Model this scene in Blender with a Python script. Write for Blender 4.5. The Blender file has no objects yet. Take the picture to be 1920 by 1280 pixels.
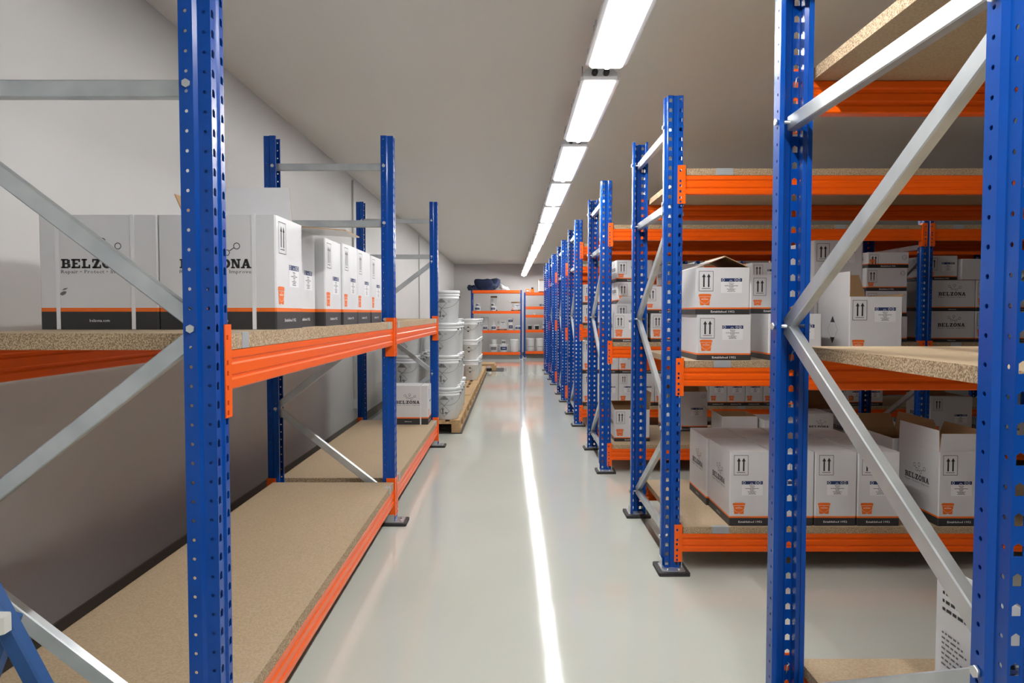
import bpy, bmesh, math, random
from mathutils import Vector, Matrix
random.seed(7)
S = bpy.context.scene
COL = S.collection
PI = math.pi

# ------------------------------------------------------------------ camera, world, exposure
cam_d = bpy.data.cameras.new('camera')
cam = bpy.data.objects.new('camera', cam_d)
COL.objects.link(cam)
S.camera = cam
cam_d.sensor_width = 36.0
cam_d.lens = 36.0 * 1340 / 1920
cam_d.clip_start = 0.05
CZ = 1.385
cam.location = (0, 0, CZ)
cam.rotation_euler = (PI/2 - math.atan(53/1340), 0, 0)
world = bpy.data.worlds.new('world')
S.world = world
world.use_nodes = True
world.node_tree.nodes['Background'].inputs[0].default_value = (0.8, 0.85, 0.9, 1)
world.node_tree.nodes['Background'].inputs[1].default_value = 0.1
S.view_settings.view_transform = 'Standard'
S.view_settings.look = 'None'
S.view_settings.exposure = 1.08
S.view_settings.gamma = 1.0
S.view_settings.use_curve_mapping = False
S.cycles.max_bounces = 8
S.cycles.diffuse_bounces = 3
LAMP = 1.25; TUBE = 92.0

# ------------------------------------------------------------------ materials
MATS = {}
def mat(name, col, rough=0.5, metal=0.0, noise=None, bump=None, emit=None, coat=0.0, spec=0.5, detail=2.0):
    """noise=(scale, amount, second colour)  bump=(scale, strength)"""
    if name in MATS: return MATS[name]
    m = bpy.data.materials.new(name); m.use_nodes = True
    nt = m.node_tree; b = nt.nodes['Principled BSDF']
    b.inputs['Base Color'].default_value = (*col, 1)
    b.inputs['Roughness'].default_value = rough
    b.inputs['Metallic'].default_value = metal
    b.inputs['Specular IOR Level'].default_value = spec
    b.inputs['Coat Weight'].default_value = coat
    b.inputs['Coat Roughness'].default_value = 0.12
    tc = None
    if noise or bump:
        tc = nt.nodes.new('ShaderNodeNewGeometry')
    if noise:
        sc, lo, hi, c2 = noise
        n = nt.nodes.new('ShaderNodeTexNoise'); n.inputs['Scale'].default_value = sc
        n.inputs['Detail'].default_value = detail
        nt.links.new(tc.outputs['Position'], n.inputs['Vector'])
        r = nt.nodes.new('ShaderNodeValToRGB')
        r.color_ramp.elements[0].position = lo; r.color_ramp.elements[1].position = hi
        r.color_ramp.elements[0].color = (*c2, 1); r.color_ramp.elements[1].color = (*col, 1)
        nt.links.new(n.outputs['Fac'], r.inputs['Fac'])
        nt.links.new(r.outputs['Color'], b.inputs['Base Color'])
    if bump:
        n = nt.nodes.new('ShaderNodeTexNoise'); n.inputs['Scale'].default_value = bump[0]
        n.inputs['Detail'].default_value = 3
        nt.links.new(tc.outputs['Position'], n.inputs['Vector'])
        bp = nt.nodes.new('ShaderNodeBump'); bp.inputs['Strength'].default_value = bump[1]
        bp.inputs['Distance'].default_value = bump[2] if len(bump) > 2 else 0.002
        nt.links.new(n.outputs['Fac'], bp.inputs['Height'])
        nt.links.new(bp.outputs['Normal'], b.inputs['Normal'])
    if emit:
        b.inputs['Emission Color'].default_value = (*emit[0], 1)
        b.inputs['Emission Strength'].default_value = emit[1]
    MATS[name] = m
    return m

M_wall = mat('wall_paint', (0.66, 0.65, 0.64), 0.5, noise=(1.3, .35, .7, (0.63, 0.62, 0.61)), bump=(120, .15, .001))
M_ceil = mat('ceiling_paint', (0.80, 0.775, 0.735), 0.85, bump=(60, .15, .001))
M_skirt = mat('skirting_grey', (0.16, 0.14, 0.12), 0.5)
M_floor = mat('floor_epoxy', (0.54, 0.56, 0.505), 0.075, noise=(0.9, .3, .75, (0.50, 0.52, 0.465)), bump=(4, .20, .003), spec=.40)
M_blue = mat('blue_paint', (0.0, 0.056, 0.32), 0.24, bump=(14, .05, .002), spec=.38)
M_lblue = mat('ladder_blue', (0.008, 0.06, 0.20), 0.42)
M_orange = mat('orange_paint', (0.92, 0.118, 0.002), 0.28, bump=(25, .06, .002), spec=.4)
M_galv = mat('galvanised_steel', (0.62, 0.66, 0.68), 0.36, metal=0.75, noise=(9, .3, .75, (0.48, 0.52, 0.55)))
M_steel = mat('bright_steel', (0.66, 0.68, 0.70), 0.3, metal=0.8)
M_alu = mat('brushed_aluminium', (0.55, 0.58, 0.62), 0.42, metal=0.95)
M_rubber = mat('black_rubber', (0.014, 0.014, 0.015), 0.7, noise=(90, .4, .6, (0.03, 0.03, 0.03)))
M_board = mat('chipboard_face', (0.47, 0.36, 0.235), 0.62, noise=(160, .38, .62, (0.385, 0.285, 0.175)), bump=(200, .08, .001), detail=4)
M_edge = mat('chipboard_edge', (0.56, 0.42, 0.27), 0.8, noise=(260, .40, .60, (0.22, 0.14, 0.075)), bump=(150, .7, .003), detail=3)
M_tie = mat('grey_tie_steel', (0.40, 0.42, 0.44), 0.45, metal=0.3)
M_card = mat('white_card', (0.70, 0.70, 0.715), 0.42, noise=(5, .3, .75, (0.665, 0.665, 0.68)), bump=(9, .12, .004))
M_kraft = mat('brown_card', (0.42, 0.26, 0.13), 0.8, bump=(80, .1, .001))
M_band = mat('black_print', (0.028, 0.028, 0.030), 0.5)
M_oprint = mat('orange_print', (0.86, 0.16, 0.01), 0.5)
M_ink = mat('dark_ink', (0.02, 0.02, 0.022), 0.6)
M_gink = mat('grey_ink', (0.16, 0.16, 0.17), 0.6)
M_navy = mat('navy_print', (0.012, 0.03, 0.12), 0.5)
M_paper = mat('label_paper', (0.80, 0.80, 0.82), 0.4)
M_wink = mat('white_ink', (0.85, 0.85, 0.85), 0.5)
M_strap = mat('white_strap', (0.78, 0.78, 0.80), 0.25)
M_tub = mat('white_plastic', (0.76, 0.77, 0.78), 0.28)
M_wire = mat('wire_grey', (0.25, 0.26, 0.27), 0.4, metal=.6)
M_pallet = mat('pallet_wood', (0.52, 0.34, 0.16), 0.8, noise=(14, .3, .7, (0.36, 0.22, 0.10)), bump=(30, .3, .002))
M_lampbody = mat('lamp_grey', (0.50, 0.51, 0.52), 0.5)
M_lamp = mat('lamp_diffuser', (0.9, 0.9, 0.9), 0.4, emit=((1.0, 0.99, 0.97), LAMP))
M_tube = mat('lamp_tube_glow', (0.9, 0.9, 0.9), 0.4, emit=((1.0, 0.99, 0.97), TUBE))
M_lens = mat('lamp_rim', (0.75, 0.76, 0.78), 0.2)
M_navycloth = mat('navy_cloth', (0.008, 0.018, 0.06), 0.8, bump=(40, .5, .01))
M_plastic = mat('clear_film', (0.55, 0.57, 0.58), 0.15, bump=(25, .6, .01))
M_cap = mat('grey_plastic', (0.55, 0.54, 0.50), 0.5)
M_black = mat('black_plastic', (0.012, 0.012, 0.014), 0.4)
M_sock = mat('white_socket', (0.7, 0.7, 0.7), 0.4)
M_otub = mat('orange_plastic', (0.9, 0.22, 0.02), 0.35)
M_pblue = mat('pale_blue_plastic', (0.45, 0.60, 0.66), 0.3)

# ------------------------------------------------------------------ mesh helpers
class MB:
    def __init__(s, *mats):
        s.v = []; s.f = []; s.m = []; s.sm = []; s.mats = list(mats)
    def mi(s, m):
        if m not in s.mats: s.mats.append(m)
        return s.mats.index(m)
    def face(s, pts, m=None, smooth=False):
        n = len(s.v); s.v += [tuple(p) for p in pts]
        s.f.append(tuple(range(n, n+len(pts)))); s.m.append(s.mi(m) if m else 0); s.sm.append(smooth)
    def box(s, a, b, m=None, c=0.0):
        x0, y0, z0 = a; x1, y1, z1 = b
        c = min(c, (x1-x0)*.49, (y1-y0)*.49)
        if c > 0:
            o = [(x0+c, y0), (x1-c, y0), (x1, y0+c), (x1, y1-c), (x1-c, y1), (x0+c, y1), (x0, y1-c), (x0, y0+c)]
        else:
            o = [(x0, y0), (x1, y0), (x1, y1), (x0, y1)]
        s.prism(o, z0, z1, m)
    def prism(s, o, z0, z1, m=None, T=None, caps=True):
        k = len(o); n = len(s.v); mi = s.mi(m) if m else 0
        P = [Vector((x, y, z0)) for x, y in o] + [Vector((x, y, z1)) for x, y in o]
        if T is not None: P = [T @ p for p in P]
        s.v += [tuple(p) for p in P]
        for i in range(k):
            j = (i+1) % k
            s.f.append((n+i, n+j, n+k+j, n+k+i)); s.m.append(mi); s.sm.append(False)
        if caps:
            s.f.append(tuple(n+i for i in reversed(range(k)))); s.m.append(mi); s.sm.append(False)
            s.f.append(tuple(n+k+i for i in range(k))); s.m.append(mi); s.sm.append(False)
    def lathe(s, prof, n=20, m=None, c=(0, 0, 0)):
        b = len(s.v); mi = s.mi(m) if m else 0
        for r, z in prof:
            for i in range(n):
                a = 2*PI*i/n
                s.v.append((c[0]+r*math.cos(a), c[1]+r*math.sin(a), c[2]+z))
        for k in range(len(prof)-1):
            for i in range(n):
                j = (i+1) % n
                s.f.append((b+k*n+i, b+k*n+j, b+(k+1)*n+j, b+(k+1)*n+i)); s.m.append(mi); s.sm.append(True)
        s.f.append(tuple(b+i for i in reversed(range(n)))); s.m.append(mi); s.sm.append(False)
        e = b+(len(prof)-1)*n
        s.f.append(tuple(e+i for i in range(n))); s.m.append(mi); s.sm.append(False)
    def tube(s, pts, r, n=8, m=None):
        pts = [Vector(p) for p in pts]; b = len(s.v); mi = s.mi(m) if m else 0
        for i, p in enumerate(pts):
            d = (pts[min(i+1, len(pts)-1)] - pts[max(i-1, 0)]).normalized()
            up = Vector((0, 0, 1)) if abs(d.z) < .95 else Vector((1, 0, 0))
            a = d.cross(up).normalized(); c = a.cross(d)
            for k in range(n):
                t = 2*PI*k/n
                s.v.append(tuple(p + a*r*math.cos(t) + c*r*math.sin(t)))
        for i in range(len(pts)-1):
            for k in range(n):
                l = (k+1) % n
                s.f.append((b+i*n+k, b+i*n+l, b+(i+1)*n+l, b+(i+1)*n+k)); s.m.append(mi); s.sm.append(n > 4)
        s.f.append(tuple(b+k for k in reversed(range(n)))); s.m.append(mi); s.sm.append(False)
        e = b+(len(pts)-1)*n
        s.f.append(tuple(e+k for k in range(n))); s.m.append(mi); s.sm.append(False)
    def mesh(s, name='mesh', fix=False):
        me = bpy.data.meshes.new(name)
        me.from_pydata(s.v, [], s.f)
        for m in s.mats: me.materials.append(m)
        me.polygons.foreach_set('material_index', s.m)
        me.polygons.foreach_set('use_smooth', s.sm)
        me.update()
        if fix:
            bm = bmesh.new(); bm.from_mesh(me)
            bmesh.ops.remove_doubles(bm, verts=bm.verts, dist=1e-5)
            bmesh.ops.recalc_face_normals(bm, faces=bm.faces)
            bm.to_mesh(me); bm.free()
        return me

def put(name, me, parent=None, loc=(0, 0, 0), rot=(0, 0, 0), label=None, matrix=None):
    o = bpy.data.objects.new(name, me); COL.objects.link(o)
    if parent: o.parent = parent
    if matrix is not None: o.matrix_local = matrix
    else:
        o.location = loc; o.rotation_euler = rot
    if label: o['label'] = label
    return o
def tag(o, label, cat, group=None, kind=None):
    o['label'] = label; o['category'] = cat
    if group: o['group'] = group
    if kind: o['kind'] = kind
    return o
def thing(name, label, cat, loc=(0, 0, 0), rz=0.0, group=None):
    o = bpy.data.objects.new(name, None); COL.objects.link(o)
    o.location = loc; o.rotation_euler = (0, 0, rz); o.empty_display_size = .1
    return tag(o, label, cat, group)
def struct(name, me, label=None):
    o = put(name, me); o['kind'] = 'structure'
    return o
CACHE = {}
def cached(key, fn):
    if key not in CACHE: CACHE[key] = fn()
    return CACHE[key]

# ------------------------------------------------------------------ room shell
XL, XR, YB, YF, ZC = -1.90, 16.0, -4.0, 23.6, 3.005
def slab(name, a, b, m):
    q = MB(m); q.box(a, b); return struct(name, q.mesh(name))
slab('floor', (XL-.2, YB-.2, -.2), (XR+.2, YF+.2, 0), M_floor)
slab('ceiling', (XL-.2, YB-.2, ZC), (XR+.2, YF+.2, ZC+.2), M_ceil)
slab('wall_left', (XL-.2, YB, 0), (XL, YF, ZC), M_wall)
slab('wall_right', (XR, YB, 0), (XR+.2, YF, ZC), M_wall)
slab('wall_back', (XL-.2, YF, 0), (XR+.2, YF+.2, ZC), M_wall)
slab('wall_front', (XL-.2, YB-.2, 0), (XR+.2, YB, ZC), M_wall)
slab('baseboard_left', (XL, YB, 0), (XL+.012, YF, .10), M_skirt)
slab('baseboard_back', (XL+.012, YF-.012, 0), (XR, YF, .10), M_skirt)

# ------------------------------------------------------------------ lamps
def lamp_meshes():
    L = 1.27; w = .093
    h = MB(M_lampbody)
    prof = [(-w, .035), (-w+.004, .060), (-.055, .092), (.055, .092), (w-.004, .060), (w, .035)]
    T = Matrix(((1, 0, 0, 0), (0, 0, 1, 0), (0, 1, 0, 0), (0, 0, 0, 1)))
    h.prism(prof, 0.0, L, T=T)
    r = MB(M_lens)
    r.box((-w-.009, -.012, .018), (w+.009, L+.012, .036), c=.014)
    d = MB(M_lamp)
    dp = [(-w+.006, .026), (-w+.012, .008), (-w+.022, 0), (w-.022, 0), (w-.012, .008), (w-.006, .026)]
    d.prism(dp, .008, L-.008, T=T)
    tb = MB(M_tube); tb.prism([(-.014, -.0002), (-.013, -.007), (-.007, -.012), (.007, -.012), (.013, -.007), (.014, -.0002)], .03, L-.03, T=T)
    c = MB(M_lampbody); c.box((-.005, -.013, 0), (.005, .013, .03), c=.002)
    g = MB(M_black); g.lathe([(.016, 0), (.016, .03), (.010, .032), (.010, .05)], 12)
    k = MB(M_galv); k.box((-.012, -.012, 0), (.012, .012, .004)); k.tube([(0, 0, .004), (0, 0, ZC-2.585-.092)], .004, 6)
    return [q.mesh(n, True) for q, n in ((h, 'housing'), (r, 'rim'), (d, 'diffuser'), (c, 'clip'), (g, 'gland'), (k, 'hanger'), (tb, 'glowing_tube'))]
LM = lamp_meshes()
ords = ['first', 'second', 'third', 'fourth', 'fifth', 'sixth', 'seventh', 'eighth', 'ninth', 'tenth', 'eleventh', 'twelfth', 'thirteenth', 'fourteenth', 'fifteenth', 'sixteenth', 'seventeenth']
DZ = 1.20
y_end0 = 1340*DZ/446 - .04
n_l = 0
for k in range(-4, 14):
    y0 = y_end0 - 1.27 + k*1.50
    if y0+1.27 > YF: break
    x = 0.462 if k < 6 else 0.462 - (k-6)*.012
    if k >= 0:
        lab = 'white glowing strip lamp, %s in the ceiling row counted from the camera' % ords[k]
    else:
        lab = 'white glowing strip lamp of the ceiling row, %s behind the camera view' % ords[-k-1]
    t = thing('strip_lamp', lab, 'lamp', (x, y0, CZ+DZ), 0, 'ceiling strip lamps')
    if k < 0: t['group'] = 'ceiling strip lamps behind the camera'
    put('housing', LM[0], t); put('rim', LM[1], t); put('diffuser', LM[2], t); put('glowing_tube', LM[6], t)
    for sx in (-1, 1):
        for yy in (.12, .45, .82, 1.15):
            put('clip', LM[3], t, (sx*.101, yy, .022))
    for gx in (-.03, .03):
        put('cable_gland', LM[4], t, (gx, 1.27, .055), (-PI/2, 0, 0))
        put('cable_gland', LM[4], t, (gx, 0, .055), (PI/2, 0, 0))
    for yy in (.30, .97): put('hanger', LM[5], t, (0, yy, .092))

# ------------------------------------------------------------------ rack parts
H = 2.5; PITCH = .05
def upright_mesh():
    strips = []   # (p, q, hole)
    half = [((0, .005), (.009, .005), None), ((.009, .005), (.014, 0), None), ((.014, 0), (.040, 0), 'slot'),
            ((.040, 0), (.040, .034), 'round'), ((.040, .034), (.050, .042), None), ((.050, .042), (.050, .078), 'round'),
            ((.050, .078), (.036, .078), None)]
    bm = bmesh.new(); n = int(H/PITCH)
    slot = [(.0079, 0), (.0079, .006), (0, .0115), (-.0079, .006), (-.0079, 0), (-.0079, -.0105), (0, -.0105), (.0079, -.0105)]
    for sgn in (1, -1):
        for (p, q, hole) in half:
            p3 = Vector((p[0]*sgn, p[1], 0)); q3 = Vector((q[0]*sgn, q[1], 0)); d = q3-p3; w = d.length; d.normalize()
            def V(u, z): return bm.verts.new(p3 + d*(w/2+u) + Vector((0, 0, z)))
            for k in range(n):
                zc = (k+.5)*PITCH; hp = PITCH/2
                R = [(w/2, 0), (w/2, hp), (0, hp), (-w/2, hp), (-w/2, 0), (-w/2, -hp), (0, -hp), (w/2, -hp)]
                if hole is None:
                    for (za, zb) in ((zc-hp, zc), (zc, zc+hp)):
                        bm.faces.new([V(-w/2, za), V(w/2, za), V(w/2, zb), V(-w/2, zb)])
                    continue
                if hole == 'slot': Hn = slot
                else: Hn = [(.0047*math.cos(a*PI/4), .0047*math.sin(a*PI/4)) for a in range(8)]
                for i in range(8):
                    j = (i+1) % 8
                    bm.faces.new([V(R[i][0], zc+R[i][1]), V(R[j][0], zc+R[j][1]), V(Hn[j][0], zc+Hn[j][1]), V(Hn[i][0], zc+Hn[i][1])])
    bmesh.ops.remove_doubles(bm, verts=bm.verts, dist=2e-5)
    bmesh.ops.recalc_face_normals(bm, faces=bm.faces)
    # outward test: the web face must look to -Y
    bm.faces.ensure_lookup_table()
    f = [f for f in bm.faces if abs(f.normal.y) > .99 and f.calc_center_median().y < .001][0]
    if f.normal.y > 0:
        for g in bm.faces: g.normal_flip()
    me = bpy.data.meshes.new('upright'); bm.to_mesh(me); bm.free(); me.materials.append(M_blue)
    o = bpy.data.objects.new('tmp', me); COL.objects.link(o)
    md = o.modifiers.new('s', 'SOLIDIFY'); md.thickness = .002; md.offset = -1
    dg = bpy.context.evaluated_depsgraph_get()
    me2 = bpy.data.meshes.new_from_object(o.evaluated_get(dg))
    bpy.data.objects.remove(o); me2.name = 'upright'
    return me2
UPR = upright_mesh()

def plate_mesh():
    q = MB(M_steel); q.box((-.062, -.055, .018), (.062, .075, .023), c=.004)
    for sx in (-1, 1):
        q.box((sx*.053-.002, .004, .023), (sx*.053+.002, .07, .07))
    return q.mesh('base_plate', True)
def pad_mesh():
    q = MB(M_rubber); q.box((-.082, -.075, 0), (.082, .11, .018), c=.006); return q.mesh('floor_pad', True)
def bolt_mesh():
    q = MB(M_steel); q.lathe([(.009, 0), (.009, .006), (.005, .007)], 6); return q.mesh('anchor_bolt', True)
PLT, PAD, BLT = plate_mesh(), pad_mesh(), bolt_mesh()
def cross_bolt_mesh():
    q = MB(M_steel); q.lathe([(.006, -.056), (.006, .056)], 8); q.lathe([(.011, -.058), (.011, -.052)], 6); q.lathe([(.011, .052), (.011, .058)], 6)
    return q.mesh('brace_bolt', True)
XB = cross_bolt_mesh()

def brace_mesh(L):
    # C channel along +Z, web 45 mm in local X facing -Y
    q = MB(M_galv); t = .0022; w = .0225; d = .026
    prof = [(-w, d), (-w, .003), (-w+.003, 0), (w-.003, 0), (w, .003), (w, d), (w-.010, d), (w-.010, d-t), (w-t, d-t), (w-t, t), (-w+t, t), (-w+t, d-t), (-w+.010, d-t), (-w+.010, d)]
    q.prism(list(reversed(prof)), 0, L)
    return q.mesh('brace', True)

def beam_mesh(L, h, edge):
    # along +X from 0 to L, outer face toward -Y, top at z=0
    q = MB(M_orange)
    p = [(.042, -.004), (.038, 0), (.004, 0), (0, -.003), (0, -.022), (.005, -.027), (.005, -.036), (.001, -.041), (.001, -h*.62),
         (.005, -h*.62-.004), (.005, -h*.62-.010), (0, -h*.62-.015), (0, -h+.004), (.003, -h), (.038, -h), (.042, -h+.004), (.042, -h*.62-.018), (.037, -h*.62-.010), (.037, -h*.62-.004), (.041, -h*.62), (.041, -.041), (.037, -.036), (.037, -.027), (.042, -.022)]
    T = Matrix(((0, 0, 1, 0), (1, 0, 0, 0), (0, 1, 0, 0), (0, 0, 0, 1)))
    q.prism(p, 0, L, T=T)
    return q.mesh('beam', True)

def connector_mesh(hc, side, skip=False):
    # origin at the upright web plane centre line; side=+1: beam goes to +X.  top at z=0
    q = MB(M_orange); t = .0035
    x0, x1 = (.012, .054)
    holes = [-.028, -.082, -.105, -.136, -.168, -.190]
    zs = [z*hc/.2 for z in holes]
    prev = 0.0
    cx = .027; hw = .0055; hh = .0065
    def bx(a, b, c, d):
        a, b = sorted((a*side, b*side)); q.box((a, -t-.001, c), (b, -.001, d))
    edges = sorted(zs, reverse=True)
    top = 0.0
    for z in edges:
        bx(x0, x1, z+hh, top)
        bx(x0, cx-hw, z-hh, z+hh); bx(cx+hw, x1, z-hh, z+hh)
        top = z-hh
    bx(x0, x1, -hc, top)
    a, b = sorted((side*.051, side*.0545))
    q.box((a, -.003, -hc), (b, .055, 0))
    return q.mesh('connector')
def tie_mesh(th, w=.09):
    q = MB(M_tie); q.box((-w/2, -.0015, -th), (w/2, .0, 0.0)); q.box((-w/2, -.0015, 0), (w/2, .03, .0012)); return q.mesh('tie_bar_end')

def board_mesh(w, d, th):
    q = MB(M_board, M_edge)
    q.face([(0, 0, 0), (w, 0, 0), (w, d, 0), (0, d, 0)], M_board)
    q.face([(0, 0, -th), (0, d, -th), (w, d, -th), (w, 0, -th)], M_board)
    for a, b in (((0, 0), (w, 0)), ((w, 0), (w, d)), ((w, d), (0, d)), ((0, d), (0, 0))):
        q.face([(a[0], a[1], -th), (b[0], b[1], -th), (b[0], b[1], 0), (a[0], a[1], 0)], M_edge)
    return q.mesh('shelf_board', True)

def frame(root, x, D, flip=False, top=2.37):
    """frame in local coordinates: front web at y=0, rear web at y=D, centre x"""
    for yy, rz in ((0, 0), (D, PI)):
        u = put('upright', UPR, root, (x, yy, .022), (0, 0, rz))
        put('base_plate', PLT, u, (0, 0, -.022))
        put('floor_pad', PAD, u, (0, 0, -.022))
        put('anchor_bolt', BLT, u, (.03, -.035, .001)); put('anchor_bolt', BLT, u, (-.03, -.035, .001))
    ya, yb = .058, D-.058
    nodes = [(0, .19), (0, .77), (0, 1.345), (0, 1.92)]
    seg = []
    a = 1 if not flip else 0     # side of the lowest node: rear (1) or front (0)
    zs = [.175, .765, 1.345, 1.915]
    for k in range(3):
        s0 = (a+k) % 2; s1 = (a+k+1) % 2
        seg.append(((yb if s0 else ya, zs[k]+.012), (yb if s1 else ya, zs[k+1]-.012)))
    for z in (.175, 1.965, top): seg.append(((ya, z), (yb, z)))
    for (y0, z0), (y1, z1) in seg:
        d = Vector((0, y1-y0, z1-z0)); L = d.length + .03; dn = d.normalized()
        # local Z along d ; local -Y (web face) toward -X of the rack ; local X = in-plane normal
        zax = dn; yax = Vector((1, 0, 0)); xax = yax.cross(zax)
        R = Matrix((xax, yax, zax)).transposed().to_4x4()
        st = Vector((x-.013, y0, z0)) - dn*.015
        put('brace', cached(('brace', round(L, 3)), lambda: brace_mesh(L)), root, matrix=Matrix.Translation(st) @ R)
    for yy, zz in [(ya, z) for z in (.175, 1.965, top)] + [(yb, z) for z in (.175, 1.965, top)] + [((yb if (a+k) % 2 else ya), zs[k]) for k in range(4)]:
        put('brace_bolt', XB, root, (x, yy, zz), (0, PI/2, 0))

def bay(root, xa, xb, D, levels, bh, ch, cd, th, ties, board=True, tiew=.09, bdep=.012):
    """levels: list of beam-top heights. beams between frame centres xa, xb"""
    L = xb-xa-.11
    bm_ = cached(('beam', round(L, 3), bh), lambda: beam_mesh(L, bh, 0))
    cr = cached(('con', ch, 1), lambda: connector_mesh(ch, 1))
    cl = cached(('con', ch, -1), lambda: connector_mesh(ch, -1))
    bd = cached(('board', round(L, 3), D, th), lambda: board_mesh(L-.012, D-bdep, th))
    for z in levels:
        b = put('beam', bm_, root, (xa+.055, .006, z))
        put('connector', cr, b, (-.055, -.006, cd)); put('connector', cl, b, (L+.055, -.006, cd))
        b = put('beam', bm_, root, (xb-.055, D-.006, z), (0, 0, PI))
        put('connector', cr, b, (-.055, -.006, cd)); put('connector', cl, b, (L+.055, -.006, cd))
        if board:
            s = put('shelf_board', bd, root, (xa+.061, .006, z+th))
            for tx in ties:
                put('tie_bar_end', cached(('tie', th, tiew), lambda: tie_mesh(th, tiew)), s, (tx, 0, 0))

# left rack: runs along +Y, webs face +X.  local X -> world Y, local Y -> world -X
WEBX = -.765; DL = .83
LR = thing('pallet_rack', 'blue and orange pallet rack along the left wall, mostly empty boards', 'rack', (WEBX, 0, 0), PI/2)
LY = [1.882, 4.675, 7.393]
for i, y in enumerate(LY): frame(LR, y, DL, flip=(i != 2), top=2.33)
for a, b in ((0, 1), (1, 2)):
    bay(LR, LY[a], LY[b], DL, [.24, 1.285], .11, .25, .07, .045, [.12, LY[b]-LY[a]-.26], tiew=.05, bdep=.045)

# right racks
RY = [1.157, 3.783, 6.18, 8.75, 11.16, 13.84, 16.25]
DR = 1.10
RX = [.857, .857, .815, .815, .82, .82, .82]
LEV = [[.243, 1.246, 2.095], [.205, 1.097, 2.11], [.205, 1.097, 2.11], [.205, 1.20, 2.20], [.205, 1.11, 2.115], [.205, 1.20, 2.12], [.205, 1.15, 2.11]]
rname = ['nearest', 'second', 'third', 'fourth', 'fifth', 'sixth', 'farthest']
for i in range(7):
    r = thing('pallet_rack', 'blue and orange pallet rack, %s of the row on the right of the aisle' % rname[i], 'rack', (RX[i], RY[i], 0), 0, 'pallet racks right of the aisle')
    nb = 2 if i in (2, 3, 4) else 1
    for k in range(nb+1): frame(r, 2.77*k, DR, top=2.37)
    for k in range(nb):
        bay(r, 2.77*k, 2.77*(k+1), DR, LEV[i], .10, .20, .05, .035, [.20, 1.95])

# ------------------------------------------------------------------ print on the boxes (flat decals)
def rect(a, b, c, d): return [(a, b), (c, b), (c, d), (a, d)]
def disc(cx, cy, r, n=12): return [(cx+r*math.cos(2*PI*i/n), cy+r*math.sin(2*PI*i/n)) for i in range(n)]
def ring(cx, cy, r, w, n=12, a0=0.0, a1=2*PI):
    out = []
    for i in range(n):
        t, u = a0+(a1-a0)*i/n, a0+(a1-a0)*(i+1)/n
        out.append([(cx+r*math.cos(t), cy+r*math.sin(t)), (cx+r*math.cos(u), cy+r*math.sin(u)),
                    (cx+(r-w)*math.cos(u), cy+(r-w)*math.sin(u)), (cx+(r-w)*math.cos(t), cy+(r-w)*math.sin(t))])
    return out
def line(a, b, w):
    dx, dy = b[0]-a[0], b[1]-a[1]; l = math.hypot(dx, dy); nx, ny = -dy/l*w/2, dx/l*w/2
    return [(a[0]+nx, a[1]+ny), (a[0]-nx, a[1]-ny), (b[0]-nx, b[1]-ny), (b[0]+nx, b[1]+ny)]
def frame_rect(a, b, c, d, w):
    return [rect(a, b, c, b+w), rect(a, d-w, c, d), rect(a, b+w, a+w, d-w), rect(c-w, b+w, c, d-w)]
GL = {
 'B': [rect(.12, 0, .40, 1), rect(0, 0, .78, .17), rect(0, .83, .75, 1), rect(.3, .42, .8, .58), rect(.66, .08, .97, .48), rect(.62, .52, .92, .92)],
 'E': [rect(.12, 0, .40, 1), rect(0, 0, .92, .18), rect(0, .82, .92, 1), rect(.3, .41, .66, .59), rect(.76, 0, .92, .34), rect(.76, .66, .92, 1)],
 'L': [rect(.14, 0, .42, 1), rect(0, .84, .58, 1), rect(0, 0, .9, .18), rect(.73, 0, .9, .4)],
 'Z': [rect(.05, .82, .95, 1), rect(.05, .62, .2, 1), rect(.05, 0, .97, .18), rect(.82, 0, .97, .38), [(.06, .0), (.42, 0), (.94, 1), (.58, 1)]],
 'N': [rect(.1, 0, .28, 1), rect(.72, 0, .90, 1), [(.1, 1), (.40, 1), (.90, 0), (.60, 0)], rect(0, 0, .42, .15), rect(0, .85, .3, 1), rect(.58, .85, 1.02, 1)],
 'A': [[(.05, 0), (.27, 0), (.60, 1), (.38, 1)], [(.65, 0), (.95, 0), (.66, 1), (.38, 1)], rect(.28, .26, .74, .42), rect(-.05, 0, .38, .15), rect(.56, 0, 1.06, .15)],
 'O': [[(x*.5+.5, y*.5+.5) for x, y in q] for q in
       [[(math.cos(i*PI/8), 1.04*math.sin(i*PI/8)), (math.cos((i+1)*PI/8), 1.04*math.sin((i+1)*PI/8)), (.42*math.cos((i+1)*PI/8), .58*math.sin((i+1)*PI/8)), (.42*math.cos(i*PI/8), .58*math.sin(i*PI/8))] for i in range(16)]],
}
def wordmark(x, z, w, h):
    out = []; adv = w/7.0
    for k, c in enumerate('BELZONA'):
        for p in GL[c]: out.append([(x+adv*(k+.02+u*.94), z+v*h) for u, v in p])
    return out
def text_polys(body, size, bold=0.0):
    key = ('txt', body, size, bold)
    if key in CACHE: return CACHE[key]
    cu = bpy.data.curves.new('t', 'FONT'); cu.body = body; cu.size = size; cu.offset = bold; cu.resolution_u = 1
    o = bpy.data.objects.new('t', cu); COL.objects.link(o)
    dg = bpy.context.evaluated_depsgraph_get(); dg.update()
    me = bpy.data.meshes.new_from_object(o.evaluated_get(dg))
    ps = [[(me.vertices[i].co.x, me.vertices[i].co.y) for i in p.vertices] for p in me.polygons]
    xs = [p[0] for q in ps for p in q]; w = max(xs)-min(xs); x0 = min(xs)
    ps = [[(u-x0, v) for u, v in q] for q in ps]
    bpy.data.objects.remove(o); bpy.data.curves.remove(cu); bpy.data.meshes.remove(me)
    CACHE[key] = (ps, w); return CACHE[key]
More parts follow.
